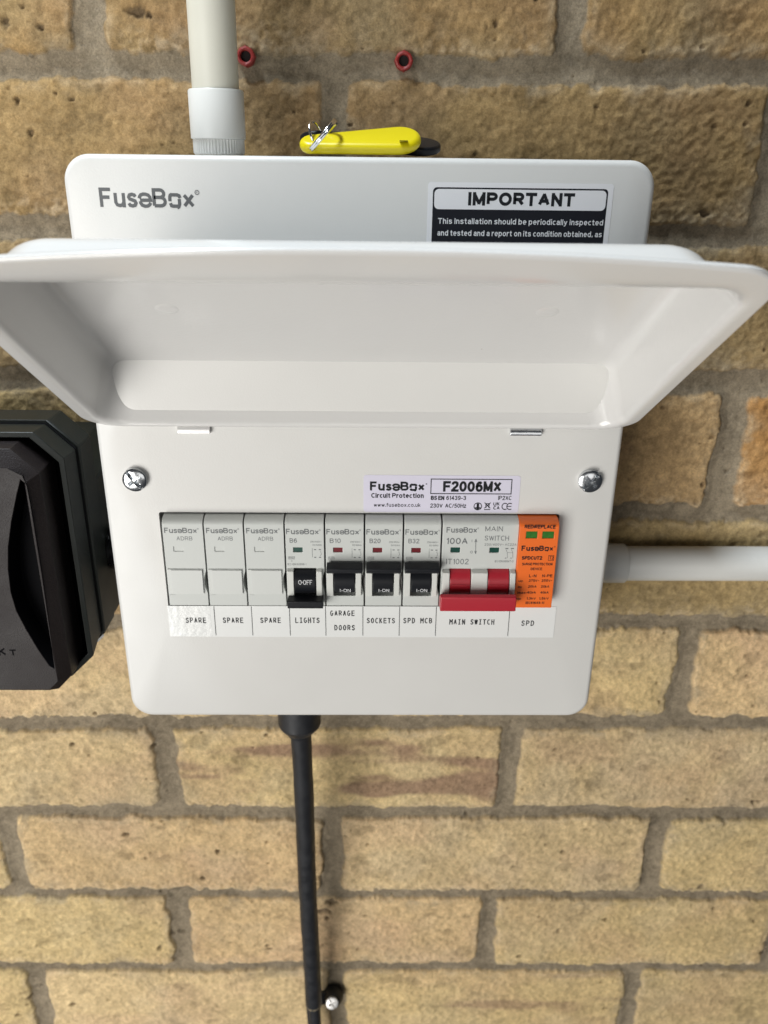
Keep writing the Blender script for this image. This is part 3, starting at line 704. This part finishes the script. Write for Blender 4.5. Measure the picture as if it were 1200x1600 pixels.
# miniature circuit breakers
def make_breaker(x0, x1, rating, is_on):
    w_ = x1-x0; sx0, sx1 = x0+w_*.205, x0+w_*.775
    st, sb = zf(888), zf(931)
    ix0, iz0, iz1 = x0+(459-446)/3.48, zf(863.5), zf(856)
    bm = newbm()
    body(bm, x0+GAP, x1-GAP, [(ix0, ix0+4.4, iz0, iz1, .9), (sx0, sx1, sb, st, 6.0)])
    for a, b in ((x0+.7, sx0-.02), (sx1+.02, x1-1.5)):                 # raised cheeks
        extrude_x(bm, [(YM-.02, sb+.2), (YM-1.9, sb+.9), (YM-2.5, (sb+st)/2), (YM-1.9, st-.9), (YM-.02, st-.2)], a, b, 1)
    o = finish(bm, 'circuit_breaker', ['module', 'cheek'], unit, origin=(x0, YM, ZM0), bevel=.2)
    bm = newbm(); box(bm, ix0+.02, ix0+4.38, YM+.88, YM+.55, iz0+.02, iz1-.02)
    finish(bm, 'indicator', 'flagred' if is_on else 'green', o, origin=(ix0, YM, iz0))
    # toggle: rocker drum with a finger bar
    zc = (st+sb)/2; bm = newbm()
    R_ = 7.6; cy = YM+4.6
    dr = [(cy - R_*math.cos(t), zc + R_*math.sin(t)) for t in [math.radians(a) for a in range(-62, 63, 8)]] + [(cy+1, zc+3), (cy+1, zc-3)]
    ins = .35
    zb_ = on(x0*3.4+600, 921, YM).z
    zk = zb_+2.5; yk = cy-math.sqrt(R_**2-(zc-zk)**2)
    if is_on: dr = [(yk, zb_), (yk, zk)] + [d for d in dr[:-2] if d[1] > zk+.1] + [(cy+1, zc+3), (cy+1, zb_)]
    extrude_x(bm, dr, sx0+ins, sx1-ins)
    bx0, bx1 = x0+w_*.05, x1-w_*.05
    def zy(v, Y): return on(x0*3.4+600, v, Y).z
    if is_on: prb = [(YM-1.4, zy(879, YM-2)), (YM-6.6, zy(888, YM-6.6)), (YM-7.2, zy(889.5, YM-7)), (YM-7.2, zy(894, YM-7)), (YM-6.4, zy(895.5, YM-6)), (YM-1.4, zy(897, YM-2))]
    else: prb = [(YM-1.2, zy(930.5, YM-2)), (YM-6.6, zy(939, YM-6.6)), (YM-7.2, zy(940, YM-7)), (YM-7.2, zy(949, YM-7)), (YM-6.4, zy(950, YM-6)), (YM-1.2, zy(946, YM-2))]
    extrude_x(bm, prb, bx0, bx1)
    t = finish(bm, 'toggle', 'black', o, origin=((sx0+sx1)/2, YM, zc), bevel=.35, seg=3)
    bm = newbm()
    if is_on: text(bm, 'I-ON', (sx0+sx1)/2+.4, zb_+.45, 1.6, yk-.40, 4.9, 'C', off=.006)
    else: text(bm, 'O·OFF', (sx0+sx1)/2+.2, zf(908.5), 2.4, cy-R_-.38, 6.4, 'C', off=-.004)
    finish(bm, 'toggle_print', 'white', o, origin=(sx0, YM, zc), smooth=0)
    bm = newbm(); y = YM-.05
    logo(bm, x0+.8, x0+15.6, zf(835), 2.65, y, bold=.006)
    text(bm, rating, x0+2.3, zf(848.5), 2.25, y, 3.3 if len(rating) == 2 else 5.0, off=.006)
    text(bm, '230/400V~', x0+w_-1.4, zf(848), .8, y, 5.2, 'R'); text(bm, '50/60Hz', x0+w_-1.4, zf(853), .8, y, 4.2, 'R')
    text(bm, 'MT06', x0+2.3, zf(853), .7, y, 5.4) if False else None
    stroke(bm, [(x0+w_*.685, zf(857)), (x0+w_*.685, zf(871))], .16, y)
    for dx, v in ((.74, 859), (.74, 871), (.86, 859), (.86, 871)):
        stroke(bm, [(x0+w_*dx, zf(v)), (x0+w_*dx+.5, zf(v))], .45, y)
    stroke(bm, [(x0+w_*.885, zf(861)), (x0+w_*.91, zf(866)), (x0+w_*.88, zf(869))], .14, y)
    q = (x0+1.5, zf(874)); stroke(bm, [(q[0], q[1]), (q[0]+2.8, q[1]), (q[0]+2.8, q[1]+1.3), (q[0], q[1]+1.3)], .14, y, close=True)
    text(bm, '6000', q[0]+.25, q[1]+.25, .8, y-.01, 2.3); text(bm, '3', q[0]+1.4, q[1]-1.4, .8, y, .5, 'C')
    if not is_on: text(bm, 'IEC/EN 60898-1', x0+1.0, zf(883.5), 1.0, y, 8.6)
    finish(bm, 'face_print', 'grey', o, origin=(x0, YM, ZM0), smooth=0)
    return o
make_breaker(edges[3], edges[4], 'B6', False)['label'] = 'circuit breaker switched off with its black toggle down and a green flag'
make_breaker(edges[4], edges[5], 'B10', True)['label'] = 'circuit breaker marked B10 with toggle up'
make_breaker(edges[5], edges[6], 'B20', True)['label'] = 'circuit breaker marked B20 with toggle up'
make_breaker(edges[6], edges[7], 'B32', True)['label'] = 'circuit breaker marked B32 with toggle up'

# main switch
x0, x1 = edges[7], edges[8]
def xm(u, v, Y=YM): return on(u, v, Y).x
slots = [(xm(701.5, 905), xm(735, 905)), (xm(760.5, 905), xm(795, 905))]
st, sb = zf(888), zf(938)
inds = [(xm(704, 858), xm(719, 858)), (xm(765, 859), xm(780, 859))]
bm = newbm()
body(bm, x0+GAP, x1-GAP, [(a, b, zf(863), zf(855), .9) for a, b in inds] + [(a, b, sb, st, 7.0) for a, b in slots], notched=False)
for a, b in ((x0+.8, slots[0][0]-.02), (slots[0][1]+.02, slots[1][0]-.02), (slots[1][1]+.02, x1-.7)):
    extrude_x(bm, [(YM-.02, sb+.8), (YM-2.4, sb+1.6), (YM-3.6, (sb+st)/2), (YM-2.6, st-1.0), (YM-.02, st-.2)], a, b, 1)
ms = finish(bm, 'main_switch', ['module', 'cheek'], unit, origin=(x0, YM, ZM0), bevel=.25)
for a, b in inds:
    bm = newbm(); box(bm, a+.02, b-.02, YM+.88, YM+.5, zf(863)+.02, zf(855)-.02); finish(bm, 'indicator', 'green', ms, origin=(a, YM, zf(863)))
bm = newbm(); zc = (st+sb)/2+1; R_ = 9.2; cy = YM+6.2
for a, b in slots:
    dr = [(cy - R_*math.cos(math.radians(t)), zc + R_*math.sin(math.radians(t))) for t in range(-60, 61, 8)] + [(cy+1, zc+3), (cy+1, zc-3)]
    extrude_x(bm, dr, a+.2, b-.2)
    box(bm, a+.25, b-.25, cy-R_+.3, cy-R_-.55, zc-.1, zc+.7)          # grip ridge across the rocker
Yb = YM-10.5
zb1, zb0 = on(745, 934, Yb).z, on(745, 957, Yb).z
bxa, bxb = on(688, 945, Yb).x, on(806.5, 945, Yb).x
extrude_x(bm, [(YM-2.4, zf(926)), (Yb+1.6, zb1+1.0), (Yb+.2, zb1), (Yb, zb1-1.2), (Yb, zb0+.8), (Yb+1, zb0), (YM-5, zb0+.3), (YM-2.2, zf(944))], bxa, bxb)
finish(bm, 'toggle', 'red', ms, origin=((x0+x1)/2, YM, zc), bevel=.45, seg=3)
bm = newbm(); y = YM-.05
def mt_(s, u0, u1, v, hpx, off=.004):
    p, q = on(u0, v, YM), on(u1, v, YM); text(bm, s, p.x, p.z, hpx/3.05, y, q.x-p.x, off=off)
p, q = on(697.5, 832, YM), on(745, 832, YM); logo(bm, p.x, q.x, p.z, 8.2/3.05, y, bold=.008)
mt_('100A', 697, 730.5, 850, 9.5, .012); mt_('MAIN', 758, 785.5, 830, 7.5, .002); mt_('SWITCH', 757, 795, 844.5, 7.5, .002)
mt_('IT1002', 697, 732, 881.5, 8.5, .002); mt_('230/400V~ AC22A', 757, 807, 852.5, 3.6, .002); mt_('IEC/EN 60947-3', 773, 802, 878.5, 3.2, .0)
mt_('I', 737, 738.2, 847, 4); mt_('O', 734.5, 738.5, 864.5, 4)
def P2(u, v): q = on(u, v, YM); return (q.x, q.z)
stroke(bm, [P2(743.5, 845), P2(743, 863)], .28, y)
stroke(bm, [P2(741.8, 847), P2(743.6, 842.5), P2(745.2, 847)], .32, y)
stroke(bm, [P2(741.6, 861), P2(743.0, 865), P2(744.4, 861)], .3, y)
for u in (792.5, 801):
    stroke(bm, [P2(u, 863), P2(u+.2, 872)], .18, y); stroke(bm, [P2(u, 863), P2(u-2, 858.5)], .18, y)
    stroke(bm, [P2(u-2, 857), P2(u+1, 857)], .5, y); stroke(bm, [P2(u-3, 872), P2(u-2, 872)], .4, y)
stroke(bm, [P2(792.5, 863.5), P2(801, 863.5)], .14, y)
finish(bm, 'face_print', 'grey', ms, origin=(x0, YM, ZM0), smooth=0)

# surge protector
YS = YM-1.4
x0 = on(807.3, 880, YS).x+.15; x1 = on(868.5, 880, YS).x
win = [(on(822, 836, YS).x, on(840, 836, YS).x), (on(847.5, 836, YS).x, on(866, 836, YS).x)]
wz0, wz1 = on(840, 841.5, YS).z, on(840, 830.5, YS).z
bm = newbm()
body(bm, x0, x1, [(a, b, wz0, wz1, .8) for a, b in win], notched=False, yf=YS)
for z in (ZM1-.9, ZM1-2.0): box(bm, x0+.4, x1-.4, YS+3.5, YS+2.0, z-.2, z+.2)
sp = finish(bm, 'surge_protector', 'orange', unit, origin=(x0, YS, ZM0), bevel=.3)
for a, b in win:
    bm = newbm(); box(bm, a+.05, b-.05, YS+.78, YS+.35, wz0+.05, wz1-.05)
    finish(bm, 'status_window', 'lime', sp, origin=(a, YS, wz0), bevel=.15)
bm = newbm(); y = YS-.05
def sp_(s, u0, u1, v, hpx, off=.016):
    p, q = on(u0, v, YS), on(u1, v, YS); text(bm, s, p.x, p.z, hpx/3.05, y, q.x-p.x, off=off)
sp_('RED:REPLACE', 819.5, 868, 825.8, 5.6, .022)
p, q = on(814.5, 860.5, YS), on(864, 860.5, YS); logo(bm, p.x, q.x, p.z, 8/3.05, y, bold=.02)
sp_('SPDCUT2', 815, 847, 874.5, 5.6, .03); sp_('T2', 858, 864.5, 874.3, 5, .01)
a, b = on(856.5, 875.6, YS), on(865.5, 868, YS)
stroke(bm, [(a.x, a.z), (b.x, a.z), (b.x, b.z), (a.x, b.z)], .2, y, close=True)
sp_('SURGE PROTECTION', 815.5, 863, 883.2, 4, .02); sp_('DEVICE', 829, 847, 890.8, 4, .02)
sp_('L-N', 826.5, 838, 901.8, 4.4, .02); sp_('N-PE', 847, 863, 901.8, 4.4, .02)
for s, u0, u1, v in (('Uc:', 810, 817, 909.5), ('275V~', 826, 842.5, 909), ('255V~', 846, 863, 909), ('In:', 809, 815, 918.8), ('20kA', 825, 838, 918.2), ('20kA', 845, 858, 918.2),
                     ('Imax:', 808, 822, 927.8), ('40kA', 823.5, 837, 927.5), ('40kA', 844, 857, 927.5), ('Up:', 807, 814, 937.2), ('1.3kV', 822.5, 837, 936.8), ('1.5kV', 842, 857, 936.8), ('IEC61643-11', 821, 850, 943.6)):
    sp_(s, u0, u1, v, 3.9, .02)
finish(bm, 'face_print', 'dark', sp, origin=(x0, YS, ZM0), smooth=0)

# ------------------------------------------------------------------ white conduit above
pc = on(338, 120, -38)
top = thing('conduit', 'upright white plastic conduit with ribbed coupling entering the top of the box', 'conduit', (-65.8, -38, ZT), group=None)
bm = newbm(); xt = on(333, 0, -38).x; xb = on(343, 240, -38).x
tube(bm, [(xb, -38, 285), (xb+(xt-xb)*.5, -38, 400), (xt-2, -38, 620)], 10.0, 40)
finish(bm, 'pipe', 'pvc', top, smooth=50)
bm = newbm()
zc1 = on(338, 137, -50).z; zc0 = on(338, 217, -50).z
lathe(bm, [(10.1, zc1-.1), (11.4, zc1), (11.9, zc1-.7), (11.9, zc0+.3), (11.3, zc0)], (xb, -38, 0), n=56)
finish(bm, 'coupling', 'pvc2', top, smooth=40)
bm = newbm(); loops = []
N = 200
for r, z in ((10.4, zc0-.02), (11.2, zc0-.1), (11.2, ZT+1), (10.5, ZT+.2)):
    loops.append([(xb + (r - (.35 if i % 4 < 2 else 0))*math.cos(2*math.pi*i/N), -38 + (r - (.35 if i % 4 < 2 else 0))*math.sin(2*math.pi*i/N), z) for i in range(N)])
loft(bm, loops, True, True); finish(bm, 'ribbed_ring', 'pvc2', top, smooth=25)

# white conduit to the right
rt = thing('conduit', 'horizontal white plastic conduit running right along the wall from the box side', 'conduit', (X1, -12, 49))
bm = newbm()
zA = (on(1000, 853, -22).z); pz = on(1100, 878.5, -10.6).z
tube(bm, [(x, -12.2, pz + (x-200)*.002) for x in (118, 200, 300, 420, 700)], 10.0, 40)
finish(bm, 'pipe', 'pvc2', rt, smooth=50)
bm = newbm()
lathe(bm, [(9.9, 26), (11.1, 26), (11.4, 25.5), (11.4, -.6), (11.0, -.9)], (X1+8.6, -12.2, pz), 'X', 48)
finish(bm, 'coupling', 'pvc2', rt, smooth=40)

# ------------------------------------------------------------------ black cable below
cb = thing('armoured_cable', 'thick black cable hanging from the gland under the white box', 'cable', (-40, -45, 0))
bm = newbm()
lathe(bm, [(10.5, -.3), (12.3, -1.2), (12.3, -37.5), (11.6, -39.2), (8.4, -43.2), (6.9, -44.6), (6.6, -46.5), (5.8, -46.5)], (-40.3, -45, 0), n=40)
finish(bm, 'gland', 'cable', cb, smooth=22)
bm = newbm()
zend = on(490, 1571, -20).z
path = []
for i in range(25):
    t = i/24; z = -44 + (zend+44)*t; yy = -45 + 27*t
    q = on(470 + (490-470)*((t)), 1145 + (1571-1145)*t, yy)
    path.append((q.x + .25*math.sin(t*9), yy, z))
rad = [5.95 + .12*math.sin(i*1.7) for i in range(25)]
tube(bm, path, rad, 28)
finish(bm, 'sheath', 'cable', cb, smooth=50)
e = Vector(path[-1])
bm = newbm(); N = 40; r_ = random.Random(3); loops = []
for rr, dz in ((5.6, 1.2), (6.15, .2), (6.0, -.7), (4.2, -.5)):
    loops.append([(e.x+(rr+r_.uniform(-.25, .25))*math.cos(2*math.pi*i/N), e.y+(rr+r_.uniform(-.25, .25))*math.sin(2*math.pi*i/N), e.z+dz+r_.uniform(-.6, .6)) for i in range(N)])
loft(bm, loops, False, False); finish(bm, 'frayed_edge', 'fray', cb, smooth=30)
bm = newbm(); tube(bm, [(e.x+.2, e.y, e.z+3), (e.x+.8, e.y-.5, e.z-20), (e.x+2, e.y, e.z-120), (e.x+3, e.y, e.z-300)], 4.4, 24)
tube(bm, [(e.x-4.6, e.y+3, e.z+2), (e.x-4.2, e.y+3, e.z-12), (e.x-3, e.y+3, e.z-40)], 1.6, 12)
finish(bm, 'core', 'cable', cb, smooth=50)
# cable clip fixed with a screw
q = on(514, 1563, -14); q2 = on(521, 1556, -2)
cl = thing('cable_clip', 'black cable clip fixed to the brick beside the cable with a bright screw', 'clip', (q2.x, 0, q2.z))
bm = newbm()
lathe(bm, [(7.6, 0), (7.6, -4.5), (7.0, -6), (5.6, -10), (4.4, -11.2), (.5, -11.2)], (q2.x, 0, q2.z), 'Y', 32)
box(bm, e.x+4.5, q2.x, -3.6, -7.2, q2.z-4.5, q2.z+4.5)
finish(bm, 'clip_body', 'cable', cl, origin=(q2.x, 0, q2.z), smooth=40, bevel=.5)
screw_head('clip_screw', (q2.x-.6, -11.2, q2.z-.6), 4.6, .9, 1.8, cl, .5, 'clip', thick=1.0)
cl.rotation_euler = (-.42, 0, 0)

# ------------------------------------------------------------------ isolator on the left
iso = thing('rotary_isolator', 'black rotary isolator in a chamfered plastic enclosure left of the white box', 'isolator', (-190, 0, 90))
def octo(x1, z0, z1, ch, xw=None, ch2=None):
    xl = -382 - x1 if xw is None else xw
    c2 = ch if ch2 is None else ch2
    return [(xl+ch, z0), (x1-c2, z0), (x1, z0+c2), (x1, z1-ch), (x1-ch, z1), (xl+ch, z1), (xl, z1-ch), (xl, z0+ch)]
pr, pt = on(138, 850, -75), on(40, 663, -75)
bx1, bz1 = pr.x, pt.z
bz0 = 28.0
bm = newbm()
prism(bm, octo(bx1+1.5, bz0-1.5, bz1+1.5, 12.5), -56, -73)
prism(bm, octo(bx1+1.0, bz0-1.0, bz1-21, 12.5), -1, -55.9)
finish(bm, 'base', 'iso', iso, origin=(-190, 0, 90), bevel=.8)
bm = newbm()
prism(bm, octo(bx1+.2, bz0-.2, bz1+.2, 12), -73, -74.6)
finish(bm, 'gasket', 'pocket', iso, origin=(-190, -73, 90))
# cover ring sloping forward, open in the middle
l2t, l2r = on(20, 684, -90), on(114, 870, -90)
cx1, cz1 = l2r.x, l2t.z
cz0 = on(100, 1052, -90).z
bm = newbm()
outer = octo(bx1, bz0, bz1, 12); ring1 = octo(cx1+2.4, cz0-2.4, cz1+2.4, 12); ring2 = octo(cx1, cz0, cz1, 11.5); deep = octo(cx1-.8, cz0+.8, cz1-.8, 11.5)
loops = [[(x, y, z) for x, z in lp] for lp, y in ((outer, -74.6), (outer, -77), (ring1, -89.2), (ring2, -90), (deep, -70))]
loft(bm, loops, False, False)
for f in bm.faces:
    if f.calc_center_median().y > -84 and all(v.co.y in (-90, -70) or abs(v.co.y+90) < .1 or abs(v.co.y+70) < .1 for v in f.verts): f.material_index = 1
bm.faces.new([bm.verts.new((x, -70.5, z)) for x, z in octo(cx1+2, cz0-2, cz1+2, 11.5)]).material_index = 1
finish(bm, 'cover', ['iso', 'isogloss'], iso, origin=(-190, -75, 90), smooth=25, bevel=.4)
# rotary knob plate
YK = -104
k1 = on(86, 890, YK+5); kt = on(10, 701, YK+5); kb = on(60, 1076, YK+3)
kx1, kz1, kz0 = k1.x, kt.z, kb.z
bm = newbm()
o1 = octo(kx1, kz0, kz1, 11, ch2=6.5); o2 = octo(kx1-5.0, kz0+1.2, kz1-6, 8, ch2=5)
lens = [on(u, v, YK) for u, v in ((34, 742), (26, 775), (18, 815), (13, 855), (13, 890), (17, 925), (26, 955), (42, 985), (60, 1015), (77, 1040), (85.5, 1046), (82, 1010), (74, 955), (66, 900), (58, 850), (50, 800), (42, 760))]
lens = [(p.x, p.z) for p in lens]
lps = filled(bm, o2, [lens], YK-.0)
# rounded lip and skirt
vs = lps[0]; m1 = [bm.verts.new((x, YK+(5 if i in (2, 3, 4, 5) else 3), z)) for i, (x, z) in enumerate(o1)]; m2 = [bm.verts.new((x, YK+22, z)) for x, z in octo(kx1+.5, kz0-.5, kz1+.5, 11, ch2=6.5)]
for A, B in ((vs, m1), (m1, m2)):
    for i in range(8): bm.faces.new((A[i], A[(i+1) % 8], B[(i+1) % 8], B[i]))
bm.faces.new(m2)
cen = Vector((sum(p[0] for p in lens)/len(lens), 0, sum(p[1] for p in lens)/len(lens)))
fl = [bm.verts.new((x + (cen.x-x)*.12, YK+11, z + (cen.z-z)*.06)) for x, z in lens]
hv = lps[1]
for i in range(len(hv)): bm.faces.new((hv[i], hv[(i+1) % len(hv)], fl[(i+1) % len(hv)], fl[i])).material_index = 1
r = bmesh.ops.triangle_fill(bm, use_beauty=True, edges=[bm.edges.get((fl[i], fl[(i+1) % len(fl)])) for i in range(len(fl))])
for g in r['geom']:
    if isinstance(g, bmesh.types.BMFace): g.material_index = 1
knob = finish(bm, 'knob', ['knob', 'pocket'], iso, origin=(-190, YK, 90), smooth=30, bevel=.5)
bm = newbm(); 
p = on(1, 1024, YK); text(bm, 'K', p.x-.8, p.z, 4.2, YK-.12, 3.6, off=.02)
p = on(16, 1024, YK); text(bm, 'T', p.x, p.z, 3.2, YK-.12, 3.0, off=.02)
finish(bm, 'moulded_letters', 'pocket', knob, origin=(p.x, YK, p.z), smooth=0)
# side gland between isolator and box
bm = newbm(); g = on(158, 828, -45)
lathe(bm, [(11.5, 0), (11.5, 4), (10.6, 5), (10.6, 13), (9.5, 14)], (bx1+1.4, -45, 74), 'X', 36)
finish(bm, 'side_gland', 'isogloss', iso, origin=(bx1, -45, 74), smooth=40)

# ------------------------------------------------------------------ key ring on top of the box
kr = thing('keyring', 'yellow key tag on a split ring with black keys lying on the box top', 'keyring', (-5, -55, ZT))
YT = -56; TL = math.radians(26)
def slab(r0, xa, r1, xb, thick, rnd, n=18):
    """paddle outline lofted into a pillow-edged slab in its own plane (x, w), thickness t"""
    al = math.acos((r0-r1)/(xb-xa)); pts = []
    def outline(dr):
        o = []
        for i in range(n+1):
            a = -al + (2*al)*i/n; o.append((xb+(r1-dr)*math.cos(a), (r1-dr)*math.sin(a)))
        for i in range(n+1):
            a = al + (2*math.pi-2*al)*i/n; o.append((xa+(r0-dr)*math.cos(a), (r0-dr)*math.sin(a)))
        return o
    L = []
    for i in range(7):
        a = math.pi/2*i/6; L.append((outline(rnd*(1-math.sin(a))), -thick/2+rnd*(1-math.cos(a))))
    for i in range(7):
        a = math.pi/2*i/6; L.append((outline(rnd*(1-math.cos(a))), thick/2-rnd*(1-math.sin(a))))
    return L
def place(L, c, tilt, yawz=0, rollx=0):
    out = []
    R3 = Matrix.Rotation(yawz, 3, 'Z') @ Matrix.Rotation(rollx, 3, 'Y') @ Matrix.Rotation(tilt, 3, 'X')
    for o, t in L: out.append([Vector(c) + R3 @ Vector((x, w_, t)) for x, w_ in o])
    return out
bm = newbm()
loft(bm, place(slab(5.4, -25.5, 9.4, 11.0, 5.0, 2.4), (0.2, YT, ZT+5.98), TL, 0, math.radians(-2.8)), True, True)
tag = finish(bm, 'key_tag', 'yellow', kr, origin=(0, YT, ZT), smooth=60)
bm = newbm(); q = on(631, 220, YT-9.6)
box(bm, q.x-1.7, q.x+1.7, q.y-.6, q.y+3, q.z-.12, q.z+.12); finish(bm, 'slit', 'hole', tag, origin=tuple(q))
bm = newbm(); c = on(505, 211, YT-4); pts = []
ax = Vector((.62, .38, .68)).normalized(); bx = Vector((.30, -.92, .22)); bx = (bx - ax*bx.dot(ax)).normalized(); nn = ax.cross(bx)
for i in range(73):
    a = 2*math.pi*2*i/72; pts.append(c + ax*7.6*math.cos(a) + bx*6.6*math.sin(a) + nn*(i/72*1.7-.8))
tube(bm, pts, .62, 10); finish(bm, 'split_ring', 'steel', kr, origin=tuple(c), smooth=60)
bm = newbm()
ax = Vector((-.25, .3, .92)).normalized(); bx = Vector((.5, .85, -.2)); bx = (bx - ax*bx.dot(ax)).normalized()
c2 = on(495, 212, YT+2)
tube(bm, [c2 + ax*6.0*math.cos(2*math.pi*i/36) + bx*5*math.sin(2*math.pi*i/36) for i in range(37)], .55, 10)
finish(bm, 'link_ring', 'steel', kr, origin=tuple(c2), smooth=60)
for (cx, cy, cz), ang, r0 in (((15.5, YT+12, ZT+4.6), 8, 10.5), ((-20, YT+13, ZT+7.0), 190, 7.5)):
    bm = newbm()
    loft(bm, place(slab(4.5, -9, r0, 4, 3.6, 1.2), (cx, cy, cz), math.radians(14), math.radians(ang)), True, True)
    kh = finish(bm, 'key_head', 'black', kr, origin=(cx, cy, cz), smooth=60)
    bm = newbm(); d = Vector((-math.cos(math.radians(ang)), -math.sin(math.radians(ang)), 0)); n_ = Vector((-d.y, d.x, 0))
    a = Vector((cx, cy, cz)) + d*11
    prf = [(0, -2.6), (22, -2.6), (24, 0), (22, 2.4), (19, 1.4), (16, 2.4), (13, 1.2), (9, 2.4), (0, 2.6)]
    loft(bm, [[a + d*s + n_*w_ + Vector((0, 0, h)) for s, w_ in prf] for h in (-.9, .9)], True, True)
    finish(bm, 'key_blade', 'steel', kr, origin=tuple(a))

# ------------------------------------------------------------------ red wall plugs in the top joint
for (u, v), lab in (((384, 88), 'red wall plug in the mortar close beside the upright white conduit'), ((631, 95), 'red wall plug alone in the mortar above the yellow key tag')):
    q = on(u, v, -1.5)
    t = thing('wall_plug', lab, 'wall plug', (q.x, 0, q.z), group='red wall plugs left in the mortar joint')
    bm = newbm(); N = 32; rr = random.Random(int(u)); loops = []
    for r, y in ((4.1, 4), (4.15, -2.0), (3.9, -2.8), (3.2, -3.1), (2.55, -2.7), (2.3, -1.6), (2.2, 8)):
        loops.append([(q.x+(r + (.35 if i % 8 == 0 and r > 3 else 0)+rr.uniform(-.08, .08))*math.cos(2*math.pi*i/N), y+rr.uniform(-.1, .1), q.z+(r+(.35 if i % 8 == 0 and r > 3 else 0))*math.sin(2*math.pi*i/N)) for i in range(N)])
    loft(bm, loops, False, False); finish(bm, 'sleeve', 'plug', t, origin=(q.x, 0, q.z), smooth=40)
    bm = newbm(); lathe(bm, [(2.35, -.9), (.2, -.8)], (q.x, 0, q.z), 'Y', 24); finish(bm, 'bore', 'hole', t, origin=(q.x, 0, q.z))
